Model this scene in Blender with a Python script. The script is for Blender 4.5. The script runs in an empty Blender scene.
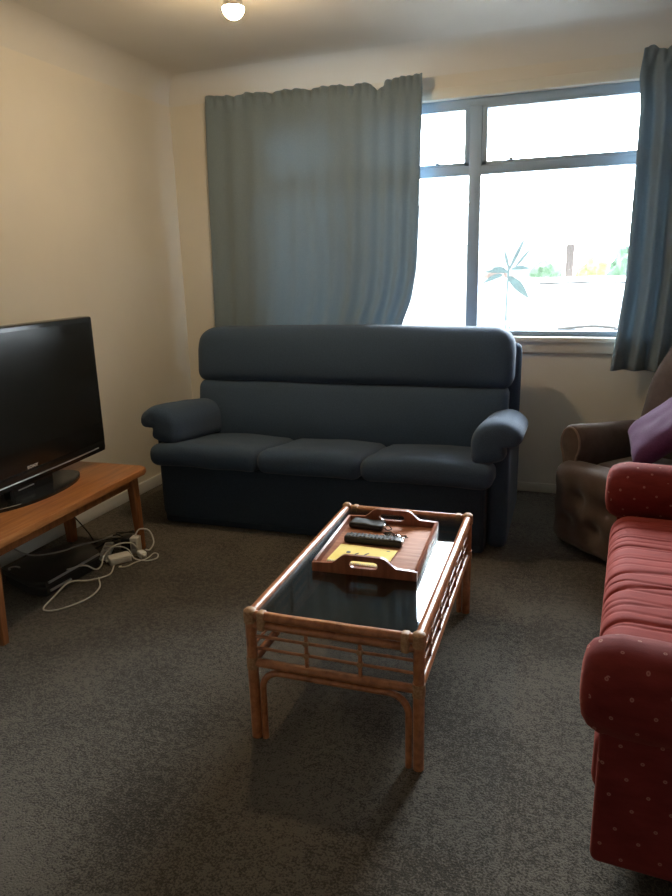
import bpy, bmesh, math, random
from mathutils import Vector, Matrix, noise
R = math.radians
PI = math.pi
random.seed(7)
scene = bpy.context.scene
COL = scene.collection

# ------------------------------------------------------------------ camera
CAM_YAW, CAM_PITCH, CAM_ROLL, CAM_F, CAM_H = 19.95, 14.77, 1.48, 685.0, 1.42
def make_camera():
    cy, sy = math.cos(R(CAM_YAW)), math.sin(R(CAM_YAW))
    cp, sp = math.cos(R(CAM_PITCH)), math.sin(R(CAM_PITCH))
    fwd = Vector((-sy*cp, cy*cp, -sp)); right = Vector((cy, sy, 0)); down = fwd.cross(right)
    cr, sr = math.cos(R(CAM_ROLL)), math.sin(R(CAM_ROLL))
    r2 = right*cr + down*sr; d2 = down*cr - right*sr
    cd = bpy.data.cameras.new('camera'); cam = bpy.data.objects.new('camera', cd); COL.objects.link(cam)
    m = Matrix(((r2.x, -d2.x, -fwd.x, 0), (r2.y, -d2.y, -fwd.y, 0), (r2.z, -d2.z, -fwd.z, CAM_H), (0, 0, 0, 1)))
    cam.matrix_world = m
    cd.sensor_fit = 'VERTICAL'; cd.sensor_height = 24; cd.sensor_width = 18
    cd.lens = CAM_F/896*24
    cd.clip_start = 0.05; cd.clip_end = 200
    scene.camera = cam
make_camera()

# ------------------------------------------------------------------ world, exposure
world = bpy.data.worlds.new('overcast_sky'); scene.world = world; world.use_nodes = True
bg = world.node_tree.nodes['Background']
SKY_BRIGHT, SKY_DIM = 33.0, 1.6          # bright overcast ahead (sun behind cloud there), duller behind the house
_wn = world.node_tree
_tc = _wn.nodes.new('ShaderNodeTexCoord'); _sx = _wn.nodes.new('ShaderNodeSeparateXYZ'); _mr = _wn.nodes.new('ShaderNodeMapRange')
_wn.links.new(_tc.outputs['Generated'], _sx.inputs[0]); _wn.links.new(_sx.outputs['Y'], _mr.inputs[0])
_mr.interpolation_type = 'SMOOTHSTEP'
_mr.inputs[1].default_value = -.35; _mr.inputs[2].default_value = .55; _mr.inputs[3].default_value = SKY_DIM; _mr.inputs[4].default_value = SKY_BRIGHT
_wn.links.new(_mr.outputs[0], bg.inputs[1])
bg.inputs[0].default_value = (0.86, 0.94, 1.0, 1)
BULB_STRENGTH = 360.0
vs = scene.view_settings
vs.view_transform = 'Standard'; vs.look = 'None'; vs.gamma = 1; vs.use_curve_mapping = False
vs.exposure = 0.63
scene.cycles.max_bounces = 10; scene.cycles.diffuse_bounces = 6; scene.cycles.transparent_max_bounces = 12
# window portal: tells the renderer where daylight enters, adds no light of its own
pl = bpy.data.lights.new('window_portal', 'AREA'); pl.shape = 'RECTANGLE'; pl.size = 2.47; pl.size_y = 1.35
pl.cycles.is_portal = True
po = bpy.data.objects.new('window_portal', pl); COL.objects.link(po)
po.location = (-0.815, 4.46, 1.67); po.rotation_euler = (R(-90), 0, 0)

# ------------------------------------------------------------------ materials
def new_mat(name):
    m = bpy.data.materials.new(name); m.use_nodes = True
    nt = m.node_tree; b = nt.nodes['Principled BSDF']
    return m, nt, b
def N(nt, t, **kw):
    n = nt.nodes.new(t)
    for k, v in kw.items(): setattr(n, k, v)
    return n
def coord(nt, kind='Object', scale=(1, 1, 1), rot=(0, 0, 0)):
    tc = N(nt, 'ShaderNodeTexCoord'); mp = N(nt, 'ShaderNodeMapping')
    mp.inputs['Scale'].default_value = scale; mp.inputs['Rotation'].default_value = rot
    nt.links.new(tc.outputs[kind], mp.inputs['Vector']); return mp.outputs[0]
def ramp(nt, fac, stops):
    r = N(nt, 'ShaderNodeValToRGB'); e = r.color_ramp.elements
    while len(e) < len(stops): e.new(0.5)
    for i, (p, c) in enumerate(stops): e[i].position = p; e[i].color = (*c, 1)
    nt.links.new(fac, r.inputs[0]); return r.outputs[0]
def noise_tex(nt, vec, scale, detail=3, rough=.5):
    n = N(nt, 'ShaderNodeTexNoise'); n.inputs['Scale'].default_value = scale
    n.inputs['Detail'].default_value = detail; n.inputs['Roughness'].default_value = rough
    nt.links.new(vec, n.inputs['Vector']); return n.outputs[0]
def bump(nt, b, h, strength, dist=.002):
    bp = N(nt, 'ShaderNodeBump'); bp.inputs['Strength'].default_value = strength; bp.inputs['Distance'].default_value = dist
    nt.links.new(h, bp.inputs['Height']); nt.links.new(bp.outputs[0], b.inputs['Normal'])
def plain(name, col, rough=.5, metal=0, spec=.5):
    m, nt, b = new_mat(name)
    b.inputs['Base Color'].default_value = (*col, 1); b.inputs['Roughness'].default_value = rough
    b.inputs['Metallic'].default_value = metal; b.inputs['Specular IOR Level'].default_value = spec
    return m
def mottled(name, c1, c2, scale, rough=.9, bs=.4, bd=.003, spec=.2, sheen=0, bscale=None, kind='Object'):
    m, nt, b = new_mat(name); v = coord(nt, kind)
    f = noise_tex(nt, v, scale, 4, .6)
    nt.links.new(ramp(nt, f, [(.3, c1), (.7, c2)]), b.inputs['Base Color'])
    b.inputs['Roughness'].default_value = rough; b.inputs['Specular IOR Level'].default_value = spec
    if sheen:
        b.inputs['Sheen Weight'].default_value = sheen; b.inputs['Sheen Roughness'].default_value = .5
    if bs: bump(nt, b, noise_tex(nt, v, bscale or scale, 3), bs, bd)
    return m
def wood(name, dark, mid, light, scale=(2, 2, 30), rough=.35, spec=.5, rot=(0, 0, 0)):
    m, nt, b = new_mat(name); v = coord(nt, 'Object', scale, rot)
    f = noise_tex(nt, v, 2.2, 5, .6)
    nt.links.new(ramp(nt, f, [(.28, dark), (.5, mid), (.72, light)]), b.inputs['Base Color'])
    b.inputs['Roughness'].default_value = rough; b.inputs['Specular IOR Level'].default_value = spec
    bump(nt, b, f, .15, .001)
    return m

M = {}
M['wall'] = mottled('cream_wall_paint', (.73, .68, .585), (.76, .71, .61), 3, .75, .05, .001, .3, bscale=60)
M['ceiling'] = mottled('ceiling_paint', (.72, .69, .63), (.75, .72, .66), 3, .85, .05, .001, .2, bscale=60)
M['trim'] = plain('cream_gloss_trim', (.74, .70, .60), .4)
M['white_trim'] = plain('white_gloss_skirting', (.78, .78, .76), .4)
M['frame'] = plain('glare_tinted_window_frame', (.34, .45, .57), .45)  # pale grey-blue holds the lens glare around the window in the colour

def carpet_mat():
    m, nt, b = new_mat('charcoal_carpet'); v = coord(nt)
    f1 = noise_tex(nt, v, 160, 3, .7); f2 = noise_tex(nt, v, 1.7, 4, .6); f3 = noise_tex(nt, v, 45, 2, .6)
    a = N(nt, 'ShaderNodeMath', operation='MULTIPLY_ADD'); nt.links.new(f2, a.inputs[0]); a.inputs[1].default_value = .55
    nt.links.new(f1, a.inputs[2])
    a2 = N(nt, 'ShaderNodeMath', operation='MULTIPLY_ADD'); nt.links.new(f3, a2.inputs[0]); a2.inputs[1].default_value = .45
    nt.links.new(a.outputs[0], a2.inputs[2])
    nt.links.new(ramp(nt, a2.outputs[0], [(.70, (.029, .0245, .0187)), (1.0, (.069, .059, .0455)), (1.3, (.145, .126, .100))]), b.inputs['Base Color'])
    b.inputs['Roughness'].default_value = .95; b.inputs['Specular IOR Level'].default_value = .1
    b.inputs['Sheen Weight'].default_value = .15
    bump(nt, b, a2.outputs[0], .9, .008)
    return m
M['carpet'] = carpet_mat()
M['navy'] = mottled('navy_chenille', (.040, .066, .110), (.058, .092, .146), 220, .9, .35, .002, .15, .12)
M['navy_dark'] = mottled('dark_navy_cloth', (.030, .047, .073), (.043, .064, .097), 220, .9, .35, .002, .15, .08)  # darker navy for base, footrest panel and left side panel

def curtain_mat():
    m, nt, b = new_mat('blue_grey_curtain_cloth'); v = coord(nt)
    f = noise_tex(nt, v, 180, 3)
    c = ramp(nt, f, [(.3, (.215, .285, .335)), (.7, (.25, .325, .38))])  # cloth lightened, taking the window's lens flare into its colour
    nt.links.new(c, b.inputs['Base Color']); b.inputs['Roughness'].default_value = .7
    b.inputs['Specular IOR Level'].default_value = .3; b.inputs['Sheen Weight'].default_value = .3
    tr = N(nt, 'ShaderNodeBsdfTranslucent'); tr.inputs[0].default_value = (.24, .32, .37, 1)
    mx = N(nt, 'ShaderNodeMixShader'); mx.inputs[0].default_value = .2
    nt.links.new(b.outputs[0], mx.inputs[1]); nt.links.new(tr.outputs[0], mx.inputs[2])
    nt.links.new(mx.outputs[0], nt.nodes['Material Output'].inputs[0])
    return m
M['curtain'] = curtain_mat()

def red_mat(name, spots):
    m, nt, b = new_mat(name)
    tc = N(nt, 'ShaderNodeTexCoord'); mp = N(nt, 'ShaderNodeMapping')
    mp.inputs['Rotation'].default_value = (0, 0, R(32)); nt.links.new(tc.outputs['UV'], mp.inputs['Vector'])
    vo = N(nt, 'ShaderNodeTexVoronoi', voronoi_dimensions='2D', feature='F1')
    vo.inputs['Scale'].default_value = 17; vo.inputs['Randomness'].default_value = .12
    nt.links.new(mp.outputs[0], vo.inputs['Vector'])
    dots = ramp(nt, vo.outputs['Distance'], [(.025, (.3, .3, .3)), (.042, (1, 1, 1)), (.064, (.9, .9, .9)), (.082, (0, 0, 0))])
    f = noise_tex(nt, coord(nt, 'Object', (1, 3, 3)), 9, 4, .6)
    base = ramp(nt, f, [(.3, (.125, .013, .012)), (.7, (.19, .023, .020))] if spots else [(.3, (.21, .027, .021)), (.7, (.30, .044, .034))])  # near side's shade darkens the spotted copy; seat copy is lighter
    mx = N(nt, 'ShaderNodeMix', data_type='RGBA'); mx.inputs[0].default_value = 0
    if spots: nt.links.new(dots, mx.inputs[0])
    nt.links.new(base, mx.inputs[6]); mx.inputs[7].default_value = (.36, .15, .115, 1)
    nt.links.new(mx.outputs[2], b.inputs['Base Color'])
    b.inputs['Roughness'].default_value = .8; b.inputs['Specular IOR Level'].default_value = .15
    b.inputs['Sheen Weight'].default_value = .3 if spots else .2; b.inputs['Sheen Tint'].default_value = (1, .34, .25, 1); b.inputs['Sheen Roughness'].default_value = .4
    bump(nt, b, noise_tex(nt, coord(nt), 260, 2), .25, .0015)
    return m
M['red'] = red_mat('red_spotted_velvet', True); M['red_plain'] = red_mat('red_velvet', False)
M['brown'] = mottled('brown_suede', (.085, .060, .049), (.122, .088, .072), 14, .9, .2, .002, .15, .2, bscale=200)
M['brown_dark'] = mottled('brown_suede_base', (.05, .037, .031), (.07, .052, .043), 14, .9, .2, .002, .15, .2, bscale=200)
M['piping'] = mottled('pale_brown_piping', (.20, .14, .11), (.26, .19, .15), 40, .85, .1, .001, .2)
M['purple'] = mottled('purple_cushion_cloth', (.080, .022, .076), (.115, .034, .108), 150, .8, .3, .0015, .2, .1)
M['cane'] = wood('varnished_rattan_cane', (.23, .075, .028), (.41, .15, .058), (.53, .225, .095), (18, 18, 18), .28, .6)
M['cane_wrap'] = wood('pale_cane_binding', (.26, .13, .055), (.40, .22, .11), (.54, .33, .18), (60, 60, 60), .5, .4)
M['tray_wood'] = wood('red_brown_tray_wood', (.17, .052, .024), (.27, .088, .042), (.36, .13, .066), (22, 2, 2), .32, .5)
M['tray_floor'] = wood('tray_floor_wood', (.28, .105, .052), (.40, .165, .088), (.50, .23, .13), (2, 24, 2), .6, .22)
M['stand_wood'] = wood('orange_brown_stand_wood', (.30, .105, .030), (.45, .175, .055), (.56, .25, .085), (22, 1.6, 22), .3, .5)
M['stand_leg'] = wood('brown_stand_leg_wood', (.16, .055, .018), (.26, .095, .030), (.34, .135, .045), (22, 22, 2), .4, .4)
M['tv_black'] = plain('gloss_black_plastic', (.016, .016, .015), .25, 0, .5)
M['tv_screen'] = plain('black_glass_screen', (.018, .018, .016), .2, 0, .5)  # black raised to hold lens flare and room reflection in the colour
M['black'] = plain('matt_black_plastic', (.02, .02, .02), .5)
M['box_black'] = plain('satin_black_plastic', (.030, .029, .027), .38, 0, .5)
M['soft_black'] = mottled('black_leatherette', (.010, .010, .009), (.02, .019, .017), 90, .55, .3, .001, .4)
M['silver'] = plain('silver_plastic', (.55, .55, .54), .3, .6)
M['rubber'] = plain('charcoal_rubber_key', (.035, .037, .038), .6)
M['grey_key'] = plain('grey_rubber_key', (.16, .16, .155), .6)
M['white_plastic'] = plain('white_plastic', (.70, .68, .62), .4)
M['white_cable'] = plain('white_cable_sheath', (.62, .60, .55), .5)
M['grey_cable'] = plain('grey_cable_sheath', (.36, .35, .33), .5)
M['black_cable'] = plain('black_cable_sheath', (.012, .012, .012), .5)
M['paper_y'] = mottled('yellow_card', (.78, .58, .12), (.84, .66, .20), 8, .6, 0)
M['ink'] = plain('dark_ink', (.05, .04, .03), .6)
M['paper'] = plain('cream_paper', (.80, .72, .50), .7)
M['brass'] = plain('brass', (.6, .42, .18), .35, .9)
M['lamp_base'] = plain('white_bakelite', (.75, .72, .65), .5)
M['concrete'] = mottled('pale_concrete', (.42, .42, .41), (.52, .52, .50), 6, .9, .1, .003)
M['car_paint'] = plain('white_car_paint', (.80, .81, .82), .2, 0, .6)
M['car_glass'] = plain('reflecting_car_glass', (.42, .46, .50), .06, 0, .9)  # pale base colour stands in for sky reflected in the windscreen
M['tyre'] = plain('tyre_rubber', (.02, .02, .02), .8)
M['stucco'] = mottled('pale_house_render', (.70, .68, .65), (.76, .74, .71), 4, .9, .1, .003)
M['roofing'] = mottled('grey_roof_sheet', (.40, .41, .43), (.46, .47, .49), 4, .7, .1, .003)
M['bush_g'] = mottled('green_leaves', (.08, .14, .09), (.14, .21, .14), 9, .9, .6, .02)
M['bush_y'] = mottled('yellow_green_leaves', (.17, .18, .085), (.23, .24, .13), 9, .9, .6, .02)
M['bush_r'] = mottled('rusty_leaves', (.14, .10, .09), (.19, .145, .13), 9, .9, .6, .02)
M['flax'] = mottled('blue_green_flax_leaf', (.035, .055, .062), (.055, .085, .092), 30, .6, .2, .002)
M['post_wood'] = mottled('grey_timber_post', (.10, .085, .08), (.14, .12, .115), 20, .9, .2, .002)

def glass_mat(name, tint, gloss=1.0, ior=1.5):
    m, nt, b = new_mat(name); nt.nodes.remove(b)
    t = N(nt, 'ShaderNodeBsdfTransparent'); t.inputs[0].default_value = (*tint, 1)
    g = N(nt, 'ShaderNodeBsdfGlossy'); g.inputs['Roughness'].default_value = .02
    fr = N(nt, 'ShaderNodeFresnel'); fr.inputs[0].default_value = ior
    mu = N(nt, 'ShaderNodeMath', operation='MULTIPLY'); mu.inputs[1].default_value = gloss
    nt.links.new(fr.outputs[0], mu.inputs[0])
    mx = N(nt, 'ShaderNodeMixShader'); nt.links.new(mu.outputs[0], mx.inputs[0])
    nt.links.new(t.outputs[0], mx.inputs[1]); nt.links.new(g.outputs[0], mx.inputs[2])
    nt.links.new(mx.outputs[0], nt.nodes['Material Output'].inputs[0])
    return m
M['pane'] = glass_mat('clear_window_glass', (.97, .98, .98))
M['smoked'] = glass_mat('smoked_table_glass', (.60, .63, .64), .8, 1.5)
M['clear_plastic'] = glass_mat('clear_plastic_wrap', (.75, .75, .72), 1.5)
def emit_mat(name, col, s):
    m, nt, b = new_mat(name)
    b.inputs['Base Color'].default_value = (.9, .88, .8, 1)
    b.inputs['Emission Color'].default_value = (*col, 1); b.inputs['Emission Strength'].default_value = s
    return m
M['bulb'] = emit_mat('warm_lit_bulb', (1.0, .74, .43), BULB_STRENGTH)

# ------------------------------------------------------------------ mesh helpers
def boxuv(me):
    uv = me.uv_layers.new(name='UVMap')
    for p in me.polygons:
        n = p.normal; ax = max(range(3), key=lambda i: abs(n[i]))
        for li in p.loop_indices:
            co = me.vertices[me.loops[li].vertex_index].co
            uv.data[li].uv = ((co.y, co.z), (co.x, co.z), (co.x, co.y))[ax]
def obj(name, bm, mat, parent=None, sharp=42, loc=None, kind=None):
    bmesh.ops.recalc_face_normals(bm, faces=bm.faces[:])
    me = bpy.data.meshes.new(name); bm.to_mesh(me); bm.free()
    mats = mat if isinstance(mat, (list, tuple)) else [mat]
    for m in mats: me.materials.append(M[m] if isinstance(m, str) else m)
    me.shade_smooth(); me.set_sharp_from_angle(angle=R(sharp)); boxuv(me)
    o = bpy.data.objects.new(name, me); COL.objects.link(o)
    if parent: o.parent = parent
    if loc: o.location = loc
    if kind: o['kind'] = kind
    return o
def tag(o, label, cat, group=None):
    o['label'] = label; o['category'] = cat
    if group: o['group'] = group
    return o
def thing(name, label, cat, loc=(0, 0, 0), rz=0, group=None):
    o = bpy.data.objects.new(name, None); COL.objects.link(o); o.empty_display_size = .1
    o.location = loc; o.rotation_euler = (0, 0, rz)
    return tag(o, label, cat, group)
def bmn(): return bmesh.new()
def box(bm, x0, x1, y0, y1, z0, z1, bev=0, seg=2, mtx=None):
    r = bmesh.ops.create_cube(bm, size=1)
    vs_ = r['verts']
    for v in vs_:
        v.co = Vector(((x0+x1)/2 + v.co.x*(x1-x0), (y0+y1)/2 + v.co.y*(y1-y0), (z0+z1)/2 + v.co.z*(z1-z0)))
    if bev:
        es = {e for v in vs_ for e in v.link_edges}
        rr = bmesh.ops.bevel(bm, geom=list(es), offset=bev, segments=seg, profile=.5, affect='EDGES')
        vs_ = list({v for v in rr['verts']} | {v for v in vs_ if v.is_valid})
    if mtx is not None:
        for v in vs_: v.co = mtx @ v.co
    return vs_
def axis_pts(h, r, n, k=5):
    r = min(r, h)
    a = [-(h-r) - r*math.sin(PI/2*(k-i)/k)*1.0 for i in range(k)]
    inner = [-(h-r) + 2*(h-r)*i/n for i in range(n+1)] if h - r > 1e-6 else [0]
    return a + inner + [-t for t in reversed(a)]
def rbox(bm, c, half, r, n=(6, 6, 4), fn=None, mtx=None, k=5):
    """soft rounded block; fn displaces each local point (p in block coordinates)"""
    rr = min(r, *half)
    P = [axis_pts(half[i], rr, n[i], k) for i in range(3)]
    inn = [half[i]-rr for i in range(3)]
    vd = {}
    def V(i, j, l):
        key = (i, j, l)
        if key not in vd:
            p = Vector((P[0][i], P[1][j], P[2][l]))
            q = Vector([max(-inn[a], min(inn[a], p[a])) for a in range(3)])
            d = p - q
            if d.length > 1e-9: p = q + d.normalized()*rr
            if fn: p = fn(p.copy())
            p = p + Vector(c)
            if mtx is not None: p = mtx @ p
            vd[key] = bm.verts.new(p)
        return vd[key]
    nx, ny, nz = (len(P[i])-1 for i in range(3))
    def F(*ks):
        v = [V(*q) for q in ks]
        try: bm.faces.new(v)
        except ValueError: pass
    for i in range(nx):
        for j in range(ny):
            for l in (0, nz): F((i, j, l), (i+1, j, l), (i+1, j+1, l), (i, j+1, l))
    for i in range(nx):
        for l in range(nz):
            for j in (0, ny): F((i, j, l), (i+1, j, l), (i+1, j, l+1), (i, j, l+1))
    for j in range(ny):
        for l in range(nz):
            for i in (0, nx): F((i, j, l), (i, j+1, l), (i, j+1, l+1), (i, j, l+1))
    return vd
def catmull(pts, sub=8):
    pts = [Vector(p) for p in pts]
    if len(pts) < 3: return pts
    P = [pts[0]*2-pts[1]] + pts + [pts[-1]*2-pts[-2]]
    out = []
    for i in range(1, len(P)-2):
        p0, p1, p2, p3 = P[i-1:i+3]
        for s in range(sub):
            t = s/sub
            out.append(.5*((2*p1) + (p2-p0)*t + (2*p0-5*p1+4*p2-p3)*t*t + (3*p1-p0-3*p2+p3)*t*t*t))
    out.append(pts[-1]); return out
def tube(bm, pts, r, seg=10, cap=True):
    pts = [Vector(p) for p in pts]; n = len(pts)
    rad = r if isinstance(r, (list, tuple)) else [r]*n
    t = (pts[1]-pts[0]).normalized()
    up = Vector((0, 0, 1)) if abs(t.z) < .9 else Vector((1, 0, 0))
    nrm = (up - t*up.dot(t)).normalized(); rings = []
    for i, p in enumerate(pts):
        a = pts[max(i-1, 0)]; b = pts[min(i+1, n-1)]
        t2 = (b-a).normalized()
        nrm = (nrm - t2*nrm.dot(t2)).normalized(); bi = t2.cross(nrm)
        rings.append([bm.verts.new(p + (nrm*math.cos(2*PI*k/seg) + bi*math.sin(2*PI*k/seg))*rad[i]) for k in range(seg)])
    for i in range(n-1):
        for k in range(seg):
            bm.faces.new((rings[i][k], rings[i][(k+1) % seg], rings[i+1][(k+1) % seg], rings[i+1][k]))
    if cap: bm.faces.new(rings[0][::-1]); bm.faces.new(rings[-1])
def loft(bm, rings, cap=True, closed=True):
    vr = [[bm.verts.new(p) for p in r] for r in rings]; m = len(vr[0])
    for i in range(len(vr)-1):
        for k in range(m if closed else m-1):
            bm.faces.new((vr[i][k], vr[i][(k+1) % m], vr[i+1][(k+1) % m], vr[i+1][k]))
    if cap: bm.faces.new(vr[0][::-1]); bm.faces.new(vr[-1])
def lathe(bm, prof, c=(0, 0, 0), seg=24):
    rings = [[Vector((c[0]+r*math.cos(2*PI*k/seg), c[1]+r*math.sin(2*PI*k/seg), c[2]+z)) for k in range(seg)] for r, z in prof]
    loft(bm, rings)
def prism(bm, poly, axis, a, b, bev=0):
    """extrude a 2-D outline along an axis; poly pairs are the two remaining axes in xyz order"""
    def mk(p, t):
        q = list(p); q.insert(axis, t); return Vector(q)
    f0 = [bm.verts.new(mk(p, a)) for p in poly]; f1 = [bm.verts.new(mk(p, b)) for p in poly]
    n = len(poly); fs = [bm.faces.new(f0), bm.faces.new(f1[::-1])]
    for i in range(n): bm.faces.new((f0[i], f1[i], f1[(i+1) % n], f0[(i+1) % n]))
    if bev:
        es = [e for f in fs for e in f.edges]
        bmesh.ops.bevel(bm, geom=es, offset=bev, segments=2, profile=.5, affect='EDGES')
def nz(x, y=0, z=0): return noise.noise(Vector((x, y, z)))

# ------------------------------------------------------------------ the room
XL, XR, YB, YF, ZC = -2.70, 1.52, 4.35, -3.2, 2.63
WX0, WX1, WZ0, WZ1 = -2.05, 0.42, 0.985, 2.35
T = .14
b = bmn(); box(b, XL-T, XR+T, YF-T, YB+T, -.12, 0); obj('floor', b, 'carpet', kind='structure')
b = bmn(); box(b, XL-T, XR+T, YF-T, YB+T, ZC, ZC+.1); obj('ceiling', b, 'ceiling', kind='structure')
b = bmn(); box(b, XL-T, XL, YF-T, YB+T, 0, ZC); obj('wall_left', b, 'wall', kind='structure')
b = bmn(); box(b, XR, XR+T, YF-T, YB+T, 0, ZC); obj('wall_right', b, 'wall', kind='structure')
b = bmn(); box(b, XL, XR, YF-T, YF, 0, ZC); obj('wall_front', b, 'wall', kind='structure')
b = bmn()
box(b, XL, WX0, YB, YB+T, 0, ZC); box(b, WX1, XR, YB, YB+T, 0, ZC)
box(b, WX0, WX1, YB, YB+T, 0, WZ0); box(b, WX0, WX1, YB, YB+T, WZ1, ZC)
obj('wall_back', b, 'wall', kind='structure')
def skirting(name, pts_box, mat='trim'):
    b = bmn(); box(b, *pts_box, .004, 2); obj(name, b, mat, kind='structure')
skirting('baseboard_left', (XL, XL+.014, YF, YB, 0, .075), 'white_trim')
skirting('baseboard_back', (XL, XR, YB-.014, YB, 0, .06))
skirting('baseboard_right', (XR-.014, XR, YF, YB, 0, .075))
skirting('baseboard_front', (XL, XR, YF, YF+.014, 0, .075))
def scotia(name, ends, inward):                       # concave cornice between wall and ceiling
    b = bmn(); s = .15; rings = []
    for e in ends:
        prof = [(0, 0), (0, -s)]
        for i in range(1, 6):
            a = PI/2*i/6; prof.append((s - s*math.cos(a), -s + s*math.sin(a)))
        prof.append((s, 0))
        rings.append([Vector(e) + Vector(inward)*p + Vector((0, 0, ZC+q)) for p, q in prof])
    loft(b, rings); obj(name, b, 'ceiling', kind='structure')
scotia('trim_1', ((XL, YF, 0), (XL, YB, 0)), (1, 0, 0))
scotia('trim_2', ((XL, YB, 0), (XR, YB, 0)), (0, -1, 0))
scotia('trim_3', ((XR, YF, 0), (XR, YB, 0)), (-1, 0, 0))

# window: one structure with frame, panes, sill
def window():
    w = bpy.data.objects.new('window_1', None); COL.objects.link(w); w['kind'] = 'structure'
    y0, y1 = YB+.035, YB+.085
    b = bmn()
    box(b, WX0, WX1, y0, y1, WZ1-.048, WZ1, .004); box(b, WX0, WX1, y0, y1, WZ0, WZ0+.03, .004)
    box(b, WX0, WX0+.05, y0, y1, WZ0, WZ1, .004); box(b, WX1-.05, WX1, y0, y1, WZ0, WZ1, .004)
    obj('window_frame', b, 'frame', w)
    for xc in (-.668, -1.42):
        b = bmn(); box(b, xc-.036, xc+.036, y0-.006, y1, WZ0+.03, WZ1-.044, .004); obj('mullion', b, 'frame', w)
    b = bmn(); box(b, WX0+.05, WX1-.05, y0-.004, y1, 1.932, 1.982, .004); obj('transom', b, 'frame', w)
    spans = ((WX0+.05, -1.456), (-1.384, -.704), (-.632, WX1-.05))
    for x0, x1 in spans:                               # opening lights above the transom, sash frames
        b = bmn()
        box(b, x0, x1, y0+.002, y1-.004, 1.982, 2.004, .003); box(b, x0, x1, y0+.002, y1-.004, WZ1-.058, WZ1-.046, .003)
        box(b, x0, x0+.030, y0+.002, y1-.004, 1.982, WZ1-.055, .003); box(b, x1-.030, x1, y0+.002, y1-.004, 1.982, WZ1-.055, .003)
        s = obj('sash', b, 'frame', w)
        b = bmn(); xm = x0 + (.17 if x1-x0 > .8 else (x1-x0)*.72)
        box(b, xm-.012, xm+.012, y0-.012, y0+.003, 2.0, 2.012, .003); box(b, xm-.004, xm+.004, y0-.016, y0-.008, 2.0, 2.055, .002)
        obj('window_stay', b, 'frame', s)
        b = bmn(); box(b, x0+.012, x1-.012, YB+.058, YB+.062, 1.99, WZ1-.07); obj('pane', b, 'pane', w)
        b = bmn(); box(b, x0-.003, x1+.003, YB+.058, YB+.062, WZ0+.025, 1.935); obj('pane', b, 'pane', w)
    b = bmn(); box(b, WX0-.05, WX1+.05, YB-.045, YB+.04, .955, .985, .006); box(b, WX0-.03, WX1+.03, YB-.022, YB+.0, .888, .957, .004)
    obj('window_sill', b, 'trim', w)
    b = bmn(); box(b, WX0-.03, WX1+.03, YB-.012, YB, WZ1, WZ1+.06, .004); obj('window_head_trim', b, 'trim', w)
window()

# ------------------------------------------------------------------ outside
b = bmn(); box(b, -30, 30, YB+T+.02, 60, -.60, -.45); obj('ground', b, 'concrete', kind='structure')
def car():
    t = thing('car', 'white car parked nose toward the house just outside the window', 'car', (-.05, 7.2, -.42), R(-4))
    def ring(x_half, y, z0, z1, r=.06):
        return [Vector((-x_half, y, z0)), Vector((-x_half, y, z1-r)), Vector((-x_half+r, y, z1)), Vector((0, y, z1+.02)),
                Vector((x_half-r, y, z1)), Vector((x_half, y, z1-r)), Vector((x_half, y, z0))]
    b = bmn()
    loft(b, [ring(.78, 0, .35, .72), ring(.84, .1, .25, .84), ring(.87, .6, .22, .96), ring(.88, 1.1, .2, 1.02), ring(.88, 2.4, .2, 1.02), ring(.87, 3.5, .22, 1.0), ring(.80, 4.0, .3, .9)])
    obj('body', b, 'car_paint', t, 30)
    b = bmn()
    loft(b, [ring(.78, 1.05, .98, 1.03, .02), ring(.70, 1.75, .98, 1.58, .05), ring(.69, 2.0, .98, 1.63, .06), ring(.69, 3.0, .98, 1.62, .06), ring(.76, 3.7, .98, 1.1, .04)])
    obj('cabin', b, 'car_paint', t, 30)
    b = bmn()
    q = [Vector((-.70, 1.10, 1.06)), Vector((.70, 1.10, 1.06)), Vector((.61, 1.70, 1.555)), Vector((-.61, 1.70, 1.555))]
    off = Vector((0, -.02, .02)); loft(b, [[p - off*.6 for p in q], [p + off for p in q]]); obj('windscreen', b, 'car_glass', t)
    for y, z, hw in ((1.690, 1.585, .62), (1.08, 1.075, .71)):
        b = bmn(); tube(b, [(-hw, y, z), (0, y-.01, z+.012), (hw, y, z)], .013, 6); obj('windscreen_seal', b, 'black', t)
    for s in (-1, 1):
        b = bmn(); tube(b, catmull([(.35+s*.30-.36, 1.06, 1.10), (.35+s*.30, 1.07, 1.135), (.35+s*.30+.26, 1.07, 1.12)], 5), .020, 6); obj('wiper', b, 'black', t)
        b = bmn(); rbox(b, (s*.93, 1.35, 1.10), (.09, .05, .065), .04, (2, 2, 2), k=3); obj('wing_mirror', b, 'car_paint', t)
        b = bmn(); rbox(b, (s*.62, .06, .62), (.16, .05, .07), .04, (2, 2, 2), k=3); obj('headlamp', b, 'car_glass', t)
        for y in (.75, 3.2):
            b = bmn(); prism(b, [(y+.31*math.cos(a*PI/12), .31+.31*math.sin(a*PI/12)) for a in range(24)], 0, s*.70, s*.89, .02); obj('wheel', b, 'tyre', t)
car()
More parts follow.
